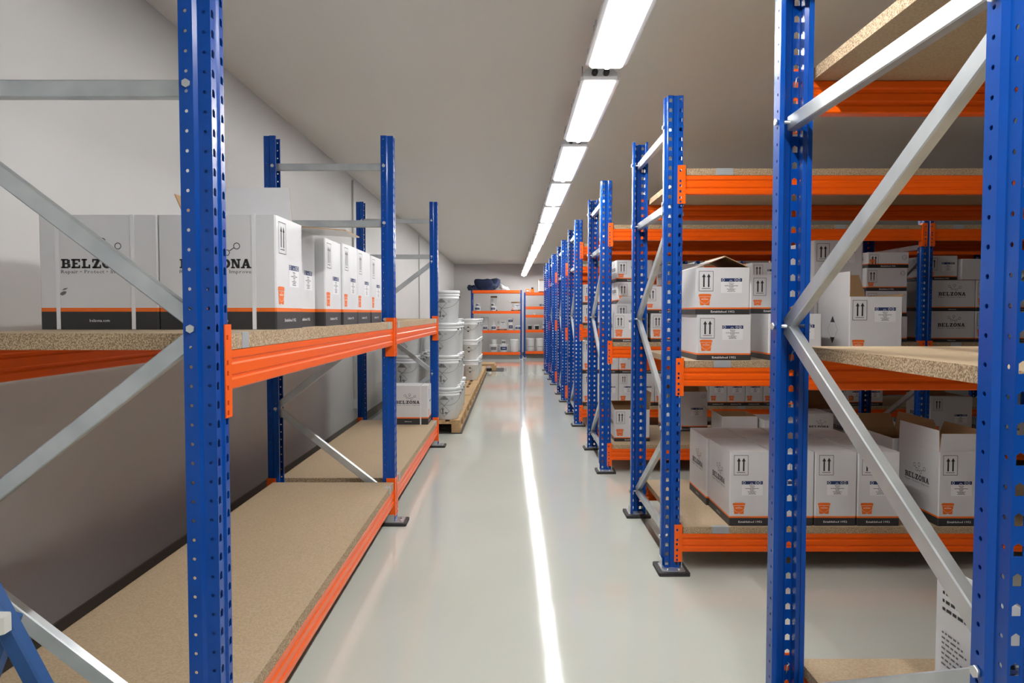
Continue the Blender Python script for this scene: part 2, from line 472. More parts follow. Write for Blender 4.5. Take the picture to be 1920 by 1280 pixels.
def txt(body, x, z, size, bold=0.0, centre=False, width=None):
    ps, w = text_polys(body, size, bold)
    k = (width/w) if width else 1.0
    x0 = x - (w*k/2 if centre else 0)
    return [[(x0+u*k, z+v) for u, v in q] for q in ps]

def d_arrows(x, z):      # x left, z bottom ; .078 x .108
    o = frame_rect(x, z, x+.078, z+.108, .0022)
    for cx in (x+.027, x+.053):
        o += [rect(cx-.0042, z+.022, cx+.0042, z+.078), [(cx-.0105, z+.075), (cx+.0105, z+.075), (cx, z+.094)]]
    o.append(rect(x+.016, z+.0135, x+.062, z+.0162))
    return [(M_ink, 0, o)]
def d_bucket(x, z):      # .066 x .060
    body = [[(x+.008, z), (x+.024, z), (x+.033, z+.004), (x+.042, z), (x+.058, z), (x+.064, z+.048), (x+.002, z+.048)],
            [(x, z+.046), (x+.066, z+.046), (x+.067, z+.058), (x+.056, z+.061), (x+.011, z+.061), (x-.001, z+.058)]]
    wh = [rect(x+.002, z+.0455, x+.064, z+.0468)] + ring(x+.033, z+.040, .031, .0011, 10, PI, 2*PI) + wordmark(x+.014, z+.030, .038, .0045)
    wh += ring(x+.030, z+.0385, .002, .0006, 6) + ring(x+.036, z+.0395, .002, .0006, 6)
    return [(M_oprint, 0, body), (M_wink, 1, wh)]
def d_label(x, z):       # .113 x .078
    rnd = random.Random(5)
    o = [rect(x, z, x+.113, z+.060)]
    nv = [rect(x, z+.060, x+.113, z+.078)]
    wh = ring(x+.012, z+.069, .0075, .0022, 10) + ring(x+.053, z+.062, .0075, .0022, 8, 0, PI) + ring(x+.078, z+.069, .0065, .002, 10) + ring(x+.096, z+.069, .0075, .0022, 10)
    tx = txt('Belzona', x+.056, z+.050, .0085, .0002, True)
    zz = z+.043
    for k in range(7):
        w = [.020, .072, .024, .018, .048, .034, .040][k]; u = x+.056-w/2
        while u < x+.056+w/2:
            s = rnd.uniform(.003, .009); tx.append(rect(u, zz, min(u+s, x+.056+w/2), zz+.0026)); u += s+.0016
        zz -= .0060
    return [(M_paper, 0, o), (M_navy, 0, nv), (M_wink, 1, wh), (M_ink, 1, tx)]
def d_logo(x, z, w):     # word mark with the ring pattern and tagline; z = baseline of letters
    k = w/.24
    o = wordmark(x, z, w, .031*k)
    R = .0115*k; lw = .0026*k
    C = {'a': (.40, .082), 'b': (.585, .090), 'c': (.80, .074), 'd': (.50, .058), 'e': (.66, .052)}
    P = {n: (x+w*c[0], z+c[1]*k) for n, c in C.items()}
    for n in P: o += ring(P[n][0], P[n][1], R, lw, 12 if n in 'abc' else 6)
    def ln(a, b):
        d = math.hypot(b[0]-a[0], b[1]-a[1]); u = ((b[0]-a[0])/d, (b[1]-a[1])/d)
        o.append(line((a[0]+u[0]*R*.9, a[1]+u[1]*R*.9), (b[0]-u[0]*R*.9, b[1]-u[1]*R*.9), lw))
    ln(P['a'], P['d']); ln(P['e'], P['c']); ln(P['b'], (P['b'][0], z+.058*k-.004)); ln(P['d'], P['e'])
    o.append(line((P['e'][0]-.006*k, P['e'][1]-R), (x+w*.64, z+.030*k), lw))
    t = txt('Repair \u2022 Protect \u2022 Improve', x, z-.017*k, .0175*k, .0001, False, w)
    o += ring(x+w*1.02, z+.029*k, .003*k, .0008*k, 8)
    return [(M_ink, 0, o), (M_gink, 0, t)]
def d_stamp(x, z, r=.022):
    o = ring(x, z, r, .0016, 18) + ring(x, z, r*.62, .0012, 14) + txt('RECYCLE', x, z-.003, .008, 0, True)
    for i in range(14):
        a = 2*PI*i/14; o.append(line((x+r*.72*math.cos(a), z+r*.72*math.sin(a)), (x+r*.88*math.cos(a+.12), z+r*.88*math.sin(a+.12)), .002))
    return [(M_gink, 0, o)]
def d_diamond(x, z, r):
    o = []
    P = [(x, z+r*1.25), (x+r, z), (x, z-r*1.25), (x-r, z)]
    for i in range(4): o.append(line(P[i], P[(i+1) % 4], .0015))
    o.append([(x, z+r*1.25), (x-r*.45, z+r*.68), (x+r*.45, z+r*.68)]); o.append([(x, z-r*1.25), (x+r*.45, z-r*.68), (x-r*.45, z-r*.68)])
    return [(M_ink, 0, o)]

EPS = .0006
def decal_mesh(name, layers, side, D):
    """side: 'f' front (-Y), 'l' left (-X), 'r' right (+X) ; box spans 0..W, 0..D.  returned in box coordinates without the W offset"""
    q = MB()
    for m, lv, polys in layers:
        e = EPS*(1+lv)
        for p in polys:
            ar = sum(p[i][0]*p[(i+1) % len(p)][1]-p[(i+1) % len(p)][0]*p[i][1] for i in range(len(p)))
            if ar < 0: p = list(reversed(p))
            if side == 'f': q.face([(u, -e, v) for u, v in p], m)
            elif side == 'l': q.face([(-e, D-u, v) for u, v in p], m)
            else: q.face([(e, u, v) for u, v in p], m)
    return q.mesh(name)

def body_mesh(W, D, Hh, band, orn, opened):
    q = MB(M_card, M_oprint, M_band, M_kraft)
    c = .005
    def outline(o=0.0, cc=c):
        return [(cc+o, o), (W-cc-o, o), (W-o, cc+o), (W-o, D-cc-o), (W-cc-o, D-o), (cc+o, D-o), (o, D-cc-o), (o, cc+o)]
    oo = outline()
    q.prism(oo, 0, band, M_band, caps=False)
    q.prism(oo, band, band+orn, M_oprint, caps=False)
    q.prism(oo, band+orn, Hh, M_card, caps=False)
    q.face([(x, y, 0) for x, y in reversed(oo)], M_band)
    if opened:
        ii = outline(.005)
        n = len(oo)
        for i in range(n):
            j = (i+1) % n
            q.face([(*oo[i], Hh), (*oo[j], Hh), (*ii[j], Hh), (*ii[i], Hh)], M_kraft)
            q.face([(*ii[i], Hh), (*ii[j], Hh), (*ii[j], .02), (*ii[i], .02)], M_kraft)
        q.face([(x, y, .02) for x, y in ii], M_kraft)
    else:
        # inset rim then two long flaps meeting at a seam
        g = .0012; t = .003
        q.face([(x, y, Hh-t) for x, y in oo], M_kraft)
        q.prism([(c, .001), (W-c, .001), (W-c, D/2-g), (c, D/2-g)], Hh-t, Hh, M_card)
        q.prism([(c, D/2+g), (W-c, D/2+g), (W-c, D-.001), (c, D-.001)], Hh-t, Hh, M_card)
    me = q.mesh('body')
    bm = bmesh.new(); bm.from_mesh(me); bmesh.ops.remove_doubles(bm, verts=bm.verts, dist=1e-6); bm.to_mesh(me); bm.free()
    return me
def flap_mesh(L, h, taper):
    # hinge along +X from 0..L, flap goes up +Z, outer (white) side toward -Y
    q = MB(M_card, M_kraft); t = .004
    a = [(0, 0), (L, 0), (L-taper, h), (taper, h)]
    q.face([(x, 0, z) for x, z in a], M_card)
    q.face([(x, t, z) for x, z in reversed(a)], M_kraft)
    for i in range(4):
        j = (i+1) % 4
        q.face([(a[j][0], 0, a[j][1]), (a[i][0], 0, a[i][1]), (a[i][0], t, a[i][1]), (a[j][0], t, a[j][1])], M_kraft)
    return q.mesh('flap')

USED = {}
def carton(x, y, z, W, D, Hh, label, group=None, style='tall', faces=('f', 'l'), flaps=None, strap=False, far=False, rz=0.0, logo_front=False, plain=False, gable=False, stamp=False):
    """x,y,z = front left bottom corner.  front face carries arrows (or the word mark if logo_front)"""
    if label in USED: label = label + ' again'
    USED[label] = 1
    t = thing('carton', label, 'box', (x, y, z), rz, group)
    band, orn = (.043, .0095)
    if style == 'short': band, orn = (.029, .0085)
    if style == 'left': band, orn = (.060, .013)
    opened = bool(flaps)
    put('body', cached(('body', W, D, Hh, band, opened, plain), lambda: body_mesh(W, D, Hh, band, orn, opened) if not plain else body_mesh(W, D, Hh, .002, .001, opened)), t)
    if plain: return t
    for s in faces:
        Wd = W if s == 'f' else D
        is_logo = (s == 'f') == logo_front
        X = W if s == 'r' else 0.0
        parts = []
        if is_logo:
            lw = min(.24, Wd*.72); lx = (Wd-lw)/2 - .006
            lz = (Hh-band)*.48+band-.01
            parts.append(('printed_logo', lambda: d_logo(lx, lz, lw)))
            parts.append(('web_address', lambda: [(M_wink, 0, txt('belzona.com', Wd/2, band*.5-.004, .0135, .0001, True))]))
        else:
            if style == 'short':
                parts.append(('arrow_mark', lambda: d_arrows(.016, Hh-.127)))
                if Wd > .26 and not stamp: parts.append(('shipping_label', lambda: d_label(.135, Hh-.136)))
                bz = band+orn+.012
                if Hh < .23: bz = band+orn+.003
                parts.append(('bucket_mark', lambda: d_bucket(.016, bz) if Hh > .235 else [(m, l, [[(.016+(u-.016)*.8, bz+(v-bz)*.55) for u, v in p] for p in ps]) for m, l, ps in d_bucket(.016, bz)]))
            else:
                parts.append(('arrow_mark', lambda: d_arrows(.021 if Wd < .28 else .03, Hh-.125)))
                parts.append(('shipping_label', lambda: d_label(min(.065, Wd-.13) if Wd < .28 else Wd-.16, Hh-.235)))
                parts.append(('bucket_mark', lambda: d_bucket(.018, band+orn+.012)))
            if stamp: parts.append(('recycling_stamp', lambda: d_stamp(Wd-.04, Hh-.045)))
            cap = 'Established 1952'
            parts.append(('caption', lambda: [(M_wink, 0, txt(cap, Wd*.50, band*.5-.0045, .0150, .0002, True, min(.128, Wd*.6)))]))
        if far:
            def allof(parts=parts):
                out = []
                for n, fn in parts: out += fn()
                return out
            put('printed_marks', cached(('dec', 'all', s, is_logo, style, W, D, Hh, stamp), lambda: decal_mesh('printed_marks', allof(), s, D)), t, (X, 0, 0))
        else:
            for n, fn in parts:
                put(n, cached(('dec', n, s, is_logo, style, W, D, Hh), lambda: decal_mesh(n, fn(), s, D)), t, (X, 0, 0))
    if strap:
        for u in ((.055, W-.09) if strap == 2 else (W-.08,)):
            q = MB(M_strap); q.box((u, -.0022, 0.001), (u+.013, -.0006, Hh)); q.box((u, -.0022, Hh), (u+.013, D*.98, Hh+.0012))
            put('strap', q.mesh('strap'), t)
    for fl in (flaps or []):
        s, h, ang = fl[:3]; tp = fl[3] if len(fl) > 3 else .004
        L = (W if s in 'fb' else D) - .006
        fm = cached(('flap', L, h, tp), lambda: flap_mesh(L, h, tp))
        a = math.radians(ang)
        # ang: 0 = upright, positive = outward
        if s == 'f': m = Matrix.Translation((.003, .001, Hh)) @ Matrix.Rotation(a, 4, 'X')
        elif s == 'b': m = Matrix.Translation((W-.003, D-.001, Hh)) @ Matrix.Rotation(PI, 4, 'Z') @ Matrix.Rotation(a, 4, 'X')
        elif s == 'l': m = Matrix.Translation((.001, D-.003, Hh)) @ Matrix.Rotation(-PI/2, 4, 'Z') @ Matrix.Rotation(a, 4, 'X')
        else: m = Matrix.Translation((W-.001, .003, Hh)) @ Matrix.Rotation(PI/2, 4, 'Z') @ Matrix.Rotation(a, 4, 'X')
        put('flap', fm, t, matrix=m)
    return t

# safety pins hooked into the connectors of the nearest right frame
def pin_mesh():
    q = MB(M_steel); q.tube([(0, -.012, 0), (0, .004, 0), (.006, .006, -.004), (.010, .006, -.032)], .0022, 6); return q.mesh('safety_pin')
near_rack = [o for o in COL.objects if o.name.startswith('pallet_rack') and 'nearest' in o['label']][0]
for z in LEV[0]:
    put('safety_pin', pin_mesh(), near_rack, (.030, DR-.008, z+.02), (0, 0, PI))
    put('safety_pin', pin_mesh(), near_rack, (.030, .008, z+.02))
# ---- left rack, middle shelf (board top z = 1.330)
ZL = 1.3302
J = lambda a=.003: random.uniform(-a, a)
first_left = carton(-1.582, 2.40, ZL, .397, .30, .383, 'white carton with two white straps and a ring logo, nearest on the left shelf', 'cartons on the left shelf', 'left', ('f',), strap=2, logo_front=True)
carton(-1.183, 2.40, ZL, .393, .30, .383, 'white carton partly behind the near blue upright, nearest to the aisle', 'cartons on the left shelf', 'left', ('f', 'r'), strap=1, logo_front=True)
carton(-1.230, 2.725, ZL, .400, .295, .383, 'white carton with raised open flaps behind the nearest ones on the left shelf', 'cartons on the left shelf', 'left', ('r',), flaps=[('f', .17, -22, .03), ('r', .195, 94, .02), ('l', .15, 30, .05)], logo_front=True)
carton(-1.195, 3.045, ZL, .400, .295, .375, 'white carton with a dented corner under the open flap on the left shelf', 'cartons on the left shelf', 'left', ('f', 'r'), logo_front=True, rz=.01)
carton(-1.19, 3.352, ZL, .400, .310, .383, 'white carton third from the far end of the left shelf', 'cartons on the left shelf', 'left', ('f', 'r'), logo_front=True)
carton(-1.192, 3.675, ZL, .400, .330, .383, 'white carton second from the far end of the left shelf', 'cartons on the left shelf', 'left', ('f', 'r'), logo_front=True)
carton(-1.19, 4.02, ZL, .400, .310, .378, 'white carton at the far end of the left shelf row, beside the second upright', 'cartons on the left shelf', 'left', ('f', 'r'), logo_front=True)
carton(-1.222, 7.03, .2852, .392, .28, .385, 'single strapped white carton on the low left shelf in front of the buckets', None, 'left', ('f', 'r'), logo_front=True, strap=1)

q = MB(M_gink)
q.face([(.066, -.0008, .118), (.076, -.0008, .114), (.086, -.0008, .119), (.090, -.0008, .127), (.082, -.0008, .129), (.072, -.0008, .125)])
q.face([(.074, -.0008, .131), (.088, -.0008, .134), (.095, -.0008, .140), (.082, -.0008, .138)])
put('scuff_mark', q.mesh('scuff_mark'), first_left, label='small grey scuff mark')
# ---- second right rack (Y 3.783)
ZLo, ZMi = .2402, 1.1322
g1 = 'cartons on the low shelf of the second right rack'
for c in range(4):
    for r in range(2):
        if r == 0: lab = 'tall white carton, %s from the left in the front row, low shelf, second right rack' % ords[c]
        else: lab = 'tall white carton, %s from the left in the back row, low shelf, second right rack' % ords[c]
        carton(1.171+c*.2295 - (.012 if r else 0), 3.812+r*.415+J(), ZLo, .2255, .405, .40, lab, g1, 'tall', ('f', 'l') if c == 0 else ('f',))
carton(2.292, 3.805, ZLo, .228, .405, .40, 'open tall white carton with raised flaps at the right end of the low shelf', g1, 'tall', ('f', 'l'), flaps=[('l', .115, 0, .006), ('f', .10, 3, .004), ('r', .115, 20, .006), ('b', .10, 10)])
carton(2.272, 4.235, ZLo, .228, .405, .40, 'open tall white carton standing behind the open one on the low shelf', g1, 'tall', ('l',), flaps=[('r', .11, 10), ('b', .10, 30)])
g2 = 'cartons on the middle shelf of the second right rack'
carton(.996, 3.845, ZMi, .292, .40, .245, 'wide white carton with blue label under the gabled one, middle shelf', g2, 'short', ('f',))
t = carton(.988, 3.850, ZMi+.2462, .292, .40, .252, 'wide white carton with flaps folded into a gable, upper of two', g2, 'short', ('f',), flaps=[('l', .168, -69, .0), ('r', .150, -65, .0)])
carton(1.386, 3.86, ZMi, .287, .40, .25, 'wide white carton in front, half hidden behind the near upright, middle shelf', g2, 'short', ('f',))
carton(1.40, 4.30, ZMi, .29, .40, .25, 'wide white carton underneath, behind the near upright, middle shelf', g2, 'short', ('f',))
carton(1.45, 4.35, ZMi+.2512, .29, .40, .235, 'wide white carton stacked at the back beside the gabled carton', g2, 'short')
carton(1.812, 3.84, ZMi, .285, .40, .342, 'open white carton with brown raised flap and black diamond on its side', g2, 'short', ('f',), flaps=[('l', .135, 0, .0), ('b', .14, 12, .03), ('r', .02, 60)])
carton(1.845, 4.36, ZMi, .30, .40, .332, 'white carton under the tallest one at the back of the middle shelf', g2, 'short', ('f', 'l'))
carton(1.835, 4.36, ZMi+.3332, .298, .40, .362, 'tallest white carton stacked at the back of the middle shelf', g2, 'short', ('f',))


# ---- third right rack (Y 6.18)
g3 = 'cartons on the third right rack'
def T3(x, y, z, W, D, h, lab, **k): return carton(x, y, z, W, D, h, lab, g3, k.pop('style', 'short'), k.pop('faces', ('f', 'l')), far=True, **k)
T3(.885, 6.24, ZMi, .30, .34, .25, 'small white carton at the aisle end, middle shelf of third right rack', flaps=None)
T3(.965, 6.62, ZMi, .31, .36, .34, 'white carton with brown open flap behind, middle shelf of third right rack', flaps=[('f', .13, 60, .03)], style='short')
T3(.972, 6.62, ZMi+.3412, .31, .36, .20, 'white carton, second from top of the stack at the aisle end')
T3(.965, 6.62, ZMi+.5424, .33, .36, .20, 'white carton, topmost of the stack at the aisle end of third right rack')
T3(1.215, 6.24, ZMi, .30, .34, .25, 'small white carton, second along the middle shelf of third right rack')
T3(1.36, 6.62, ZMi, .36, .40, .25, 'white carton behind, second stack, lowest, middle shelf of third right rack')
T3(1.16, 6.24, ZMi+.2512, .38, .36, .235, 'wide white carton lying on the second small carton, third right rack', stamp=True)
T3(1.38, 6.64, ZMi+.2512, .36, .40, .23, 'white carton behind, second stack, middle one, third right rack')
T3(1.42, 6.64, ZMi+.4824, .36, .40, .225, 'white carton on top of the second stack, third right rack', stamp=True)
for c in range(4):
    for l in range(3 if c in (1,) else 2):
        T3(1.76+c*.335, 6.26+J(.01), ZMi+l*.232, .32, .38, .23, 'white carton, column %s, layer %s, middle shelf centre of third right rack' % (ords[c], ords[l]), stamp=(l == 1))
hs = [.222, .222, .20, .135]; zz = ZMi
for l, h in enumerate(hs):
    T3(3.10+J(.01), 6.27, zz+.001, .36, .38, h, 'white carton, %s from the bottom in the stack beside the inner upright' % ords[l], stamp=(l > 1)); zz += h+.0015
zz = ZMi
for l, h in enumerate((.20, .20)):
    T3(3.15, 6.70, zz+.001, .36, .38, h+.05, 'white carton, %s from the bottom behind the inner stack' % ords[l]); zz += h+.0515
for c in range(5):
    for l in range(2):
        lf = (c % 2 == 0)
        W = .40 if lf else .225
        xx = 3.665 + sum([(.40 if k % 2 == 0 else .225)+.006 for k in range(c)])
        T3(xx, 6.28, ZMi+l*.272, W, .38, .27, 'dim white carton, %s, %s layer, middle shelf past the inner upright' % (ords[c], ('lower', 'upper')[l]), style='tall' if False else 'short', logo_front=lf, faces=('f',))
T3(3.95, 6.30, ZMi+.545, .275, .36, .185, 'blank white carton on top, right of the inner upright', plain=True)
T3(3.665, 6.34, ZMi+.545, .275, .36, .215, 'white carton on top just right of the inner upright')
T3(3.08-.36, 6.75, ZMi+.465, .34, .30, .23, 'white carton behind and above, left of the inner upright')
# low shelf of third right rack
T3(.915, 6.35, ZLo, .315, .36, .285, 'open white carton with white and brown flaps, low shelf aisle end', flaps=[('l', .17, 25, .0), ('r', .15, 8, .03), ('b', .10, -60)])
T3(1.487, 6.90, ZLo, .41, .33, .385, 'grey-white carton with stamp at the back of the low shelf, third right rack', style='tall', stamp=True, flaps=[('b', .08, 0), ('r', .08, -20, .02)])
T3(1.90, 6.42, ZLo, .32, .36, .215, 'low white carton with open brown end on low shelf, third right rack', flaps=[('l', .10, 60, .01)], faces=())
T3(2.235, 6.30, ZLo, .34, .40, .195, 'flat white carton beside the low open one, third right rack', faces=())
T3(2.60, 6.30, ZLo, .25, .36, .255, 'small white carton with ring logo, low shelf centre, third right rack', logo_front=True, faces=('f',))
T3(2.82, 6.80, ZLo, .44, .40, .23, 'open white carton with tall back flap, low shelf, third right rack', flaps=[('l', .14, 20, .02), ('b', .20, 5, .01)], logo_front=True, faces=('f',))
T3(2.97, 6.28, ZLo, .42, .40, .185, 'flat white carton with round stamp near the inner upright, low shelf', stamp=True)
T3(3.775, 6.42, ZLo, .38, .40, .39, 'dim white carton with lifted lid right of the inner upright, low shelf', style='tall', flaps=[('b', .15, 60), ('f', .05, -85)])
T3(4.22, 6.26, ZLo, .30, .34, .19, 'small white carton with arrow mark far right, low shelf, third right rack')

# ---- fourth right rack (Y 8.75)
g4 = 'cartons on the fourth right rack'
for c in range(11):
    for l in range(2 if c < 6 else 1):
        carton(.873+c*.2235, 8.80+J(), ZLo+l*.4012, .219, .36, .40, 'tall carton, %s from aisle, %s layer, low shelf, fourth right rack' % (ords[c], ('lower', 'upper')[l]), g4, 'tall', ('f',), far=True)
for c in range(4, 8):
    carton(2.80+c*.2235, 8.80, ZLo, .219, .36, .34, 'tall carton, %s past the inner upright, low shelf, fourth right rack' % ords[c-4], g4, 'tall', ('f',), far=True)
for c in range(5):
    for l in range(2):
        carton(.875+c*.31, 8.80+J(), 1.2352+l*.252, .30, .36, .25, 'white carton, %s from aisle, %s layer, middle shelf, fourth right rack' % (ords[c], ('lower', 'upper')[l]), g4, 'short', ('f',), far=True)
# ---- the farther racks
for i in (4, 5, 6):
    for c in range(3):
        for l in range(2):
            carton(.88+c*.24, RY[i]+.06, ZLo+l*.4012, .23, .36, .40, 'carton, %s from aisle, %s layer, low shelf, %s right rack' % (ords[c], ('lower', 'upper')[l], rname[i]), 'cartons on the far right racks', 'tall', ('f',), far=True)
            carton(.88+c*.31, RY[i]+.06, LEV[i][1]+.0352+l*.252, .30, .36, .25, 'carton, %s from aisle, %s layer, middle shelf, %s right rack' % (ords[c], ('lower', 'upper')[l], rname[i]), 'cartons on the far right racks', 'short', ('f',), far=True)

# black diamond printed on the side of the open middle carton
for o in list(COL.objects):
    if o.name.startswith('carton') and 'black diamond' in o.get('label', ''):
        put('hazard_diamond', decal_mesh('hazard_diamond', d_diamond(.20, .16, .062), 'l', .40), o)

# ------------------------------------------------------------------ buckets
def bucket_body(h, r0, r1):
    q = MB(M_tub)
    q.lathe([(r0-.006, 0), (r0, .006), (r1*.965, h*.74), (r1*.99, h*.745), (r1*.99, h*.775), (r1*.965, h*.78), (r1*.968, h*.83), (r1*1.0, h*.835), (r1*1.0, h*.865), (r1*.97, h*.87), (r1*.975, h*.93)], 24)
    return q.mesh('body')
def bucket_lid(h, r1):
    q = MB(M_tub)
    q.lathe([(r1*.99, h*.905), (r1*1.03, h*.91), (r1*1.035, h*.975), (r1*1.0, h), (r1*.93, h), (r1*.91, h*.985)], 24)
    return q.mesh('lid')
def bucket_handle(h, r1):
    q = MB(M_wire); R = r1*1.03
    pts = []
    for k in range(13):
        a = -PI/2 + (k/12.0-.5)*PI*.98
        pts.append((R*math.cos(a), R*math.sin(a), h*.80 - .13*math.sin(PI*k/12)))
    q.tube(pts, .0022, 5)
    for p in (pts[0], pts[-1]): q.box((p[0]-.008, p[1]-.008, p[2]-.01), (p[0]+.008, p[1]+.008, p[2]+.01))
    return q.mesh('handle')
def wrap(name, layers, r0, r1, h, a0):
    """flat decal (u centred on 0, v height) wrapped on the cone"""
    q = MB()
    for m, lv, polys in layers:
        for p in polys:
            ar = sum(p[i][0]*p[(i+1) % len(p)][1]-p[(i+1) % len(p)][0]*p[i][1] for i in range(len(p)))
            if ar < 0: p = list(reversed(p))
            out = []
            for u, v in p:
                r = r0 + (r1*.965-r0)*min(1, v/(h*.74)) + .0022*(1+lv)
                a = a0 + u/r
                out.append((r*math.cos(a), r*math.sin(a), v))
            q.face(out, m)
    return q.mesh(name)
def strips(x0, x1, z0, z1, n=4): return [rect(x0+(x1-x0)*i/n, z0, x0+(x1-x0)*(i+1)/n, z1) for i in range(n)]
def diamond_line(cx, cz, r, w=.0028):
    P = [(cx, cz+r), (cx+r, cz), (cx, cz-r), (cx-r, cz)]; o = []
    for i in range(4):
        a, b = P[i], P[(i+1) % 4]
        for k in range(4):
            o.append(line((a[0]+(b[0]-a[0])*k/4, a[1]+(b[1]-a[1])*k/4), (a[0]+(b[0]-a[0])*(k+1)/4, a[1]+(b[1]-a[1])*(k+1)/4), w))
    return o
def env_marks():
    o = diamond_line(0, .10, .062)
    o += [rect(-.022, .080, -.013, .128), line((-.018, .112), (-.035, .128), .004), line((-.016, .118), (-.002, .132), .004), line((-.018, .124), (-.022, .142), .004),
          [(-.03, .078), (.032, .074), (.030, .068), (-.028, .071)], [(.002, .083), (.018, .090), (.032, .083), (.018, .077)], [(.030, .083), (.038, .090), (.038, .077)]]
    o2 = diamond_line(0, .225, .062)
    for k in range(7):
        x = -.036+k*.012; zt = .225+.056-abs(x); o2.append(rect(x-.0032, .232, x+.0032, zt))
    o3 = [rect(.075, .235, .113, .2365), rect(.075, .255, .113, .2565)] + txt('2011', .094, .241, .013, 0, True)
    return [(M_ink, 0, o+o2+o3)]
def half_marks():
    o = diamond_line(0, .19, .052)
    o += [[(0, .242), (-.024, .218), (0, .216), (.024, .218)], [(0, .138), (.024, .162), (0, .164), (-.024, .162)]]
    return [(M_ink, 0, o)]
BH, BR0, BR1 = .374, .132, .150
A_F = -PI/2
BB, BL, BHn = bucket_body(BH, BR0, BR1), bucket_lid(BH, BR1), bucket_handle(BH, BR1)
ENV = wrap('hazard_marks', env_marks(), BR0, BR1, BH, A_F-.30)
HALF = wrap('hazard_marks', half_marks(), BR0, BR1, BH, A_F-.1)
def bucket(x, y, z, rz, label, group, marks=ENV):
    t = thing('bucket', label, 'bucket', (x, y, z), rz, group)
    put('body', BB, t); put('lid', BL, t); put('handle', BHn, t, label='thin wire carrying handle')
    if marks: put('hazard_marks', marks, t)
    return t

def pallet(y0, L, label, W=.80, x1=-.60):
    t = thing('pallet', label, 'pallet', (x1-W, y0, .008), 0, 'wooden pallets on the left')
    def p(name, a, b):
        q = MB(M_pallet); q.box(a, b, c=.003); put(name, q.mesh(name), t)
    for k in range(3):
        x = (0, (W-.10)/2, W-.10)[k]
        p('bottom_plank', (x, 0, 0), (x+.10, L, .022))
        for j in range(3):
            y = (0, (L-.145)/2, L-.145)[j]
            p('block', (x, y, .022), (x+.10, y+.145, .100))
    for j in range(3):
        y = (0, (L-.145)/2, L-.145)[j]
        p('cross_plank', (0, y, .100), (W, y+.145, .122))
    for k in range(5):
        x = (W-.12)*k/4
        p('top_plank', (x, 0, .122), (x+.12, L, .144))
    return t
def film(y0, y1, x0, x1, lab):
    q = MB(M_rubber); q.box((x0, y0, .0003), (x1, y1, .0075), c=.01)
    tag(put('floor_mat', q.mesh('floor_mat')), lab, 'mat', 'black mats under the pallets')
PZ = .008+.1445
py = 8.20
for k in range(7):
    L = 1.2
    pallet(py+k*1.21, L, 'wooden pallet under the white buckets, %s from the camera' % ords[k])
    film(py+k*1.21-.03, py+k*1.21+1.175, -1.44, -.575, 'black mat under the %s wooden pallet beside the aisle' % ords[k])
gA = 'white buckets on the pallets by the left wall'
rows = [(8.37, 4, 3), (8.72, 3, 3), (9.07, 3, 3)]
def row_label(r, col, l): return 'white lidded bucket, pallet row %s, %s, %s layer from the floor' % (ords[r], col, ords[l])
ri = 0
for (yy, na, nb) in rows:
    for l in range(na): bucket(-.765+J(.006), yy+J(.004), PZ+l*BH, J(.25)-.1, row_label(ri, 'aisle side', l), gA)
    for l in range(nb): bucket(-1.23+J(.006), yy+J(.004), PZ+l*BH, J(.25), row_label(ri, 'wall side', l), gA)
    ri += 1
for yy, na, nb in ((9.60, 1, 3), (9.95, 0, 3), (10.31, 0, 3), (10.85, 0, 2), (11.2, 0, 2)):
    for l in range(na): bucket(-.775, yy, PZ+l*BH, .2, row_label(ri, 'aisle side', l), gA)
    for l in range(nb): bucket(-1.23, yy, PZ+l*BH, J(.3), row_label(ri, 'wall side', l), gA)
    ri += 1
for yy in (13.25, 13.60, 14.0, 14.45, 14.8, 15.2):
    for l in range(3):
        bucket(-.775+J(.01), yy, PZ+l*BH, J(.1), row_label(ri, 'aisle side', l), gA, HALF)
        bucket(-1.20+J(.01), yy, PZ+l*BH, J(.1), row_label(ri, 'wall side', l), gA, HALF)
    ri += 1
# small tub on the lone bucket, cardboard sheets on the empty part
def tub(name, x, y, z, r, h, label, group=None, m=M_tub, lm=None, band=M_navy, rz=0.0, cat='tub', lid=True, bandh=(.25, .7)):
    t = thing(name, label, cat, (x, y, z), rz, group)
    q = MB(m); q.lathe([(r*.86, 0), (r*.88, .004), (r*.965, h*.86), (r*.97, h*.9)], 18); put('body', q.mesh('body'), t)
    if lid:
        q = MB(lm or m); q.lathe([(r, h*.86), (r*1.02, h*.88), (r*1.02, h*.98), (r*.97, h)], 18); put('lid', q.mesh('lid'), t)
    if band:
        rr = lambda v: r*.88+(r*.965-r*.88)*v/(h*.86)
        q = MB(band)
        n = 8; a0 = -PI/2-.75; a1 = -PI/2+.75
        for i in range(n):
            a, b = a0+(a1-a0)*i/n, a0+(a1-a0)*(i+1)/n
            z0, z1 = h*bandh[0], h*bandh[1]
            q.face([((rr(z0)+.0015)*math.cos(a), (rr(z0)+.0015)*math.sin(a), z0), ((rr(z0)+.0015)*math.cos(b), (rr(z0)+.0015)*math.sin(b), z0),
                    ((rr(z1)+.0015)*math.cos(b), (rr(z1)+.0015)*math.sin(b), z1), ((rr(z1)+.0015)*math.cos(a), (rr(z1)+.0015)*math.sin(a), z1)])
        lo = put('label_band', q.mesh('label_band'), t)
        if band is M_navy:
            q = MB(M_wink); zc = h*(bandh[0]+bandh[1])/2
            for i in range(5):
                a = -PI/2 - .35+i*.17; R = rr(zc)+.003
                q.face([(R*math.cos(a), R*math.sin(a), zc-h*.04), (R*math.cos(a+.1), R*math.sin(a+.1), zc-h*.04), (R*math.cos(a+.1), R*math.sin(a+.1), zc+h*.05), (R*math.cos(a), R*math.sin(a), zc+h*.05)])
            put('lettering', q.mesh('lettering'), lo)
    return t
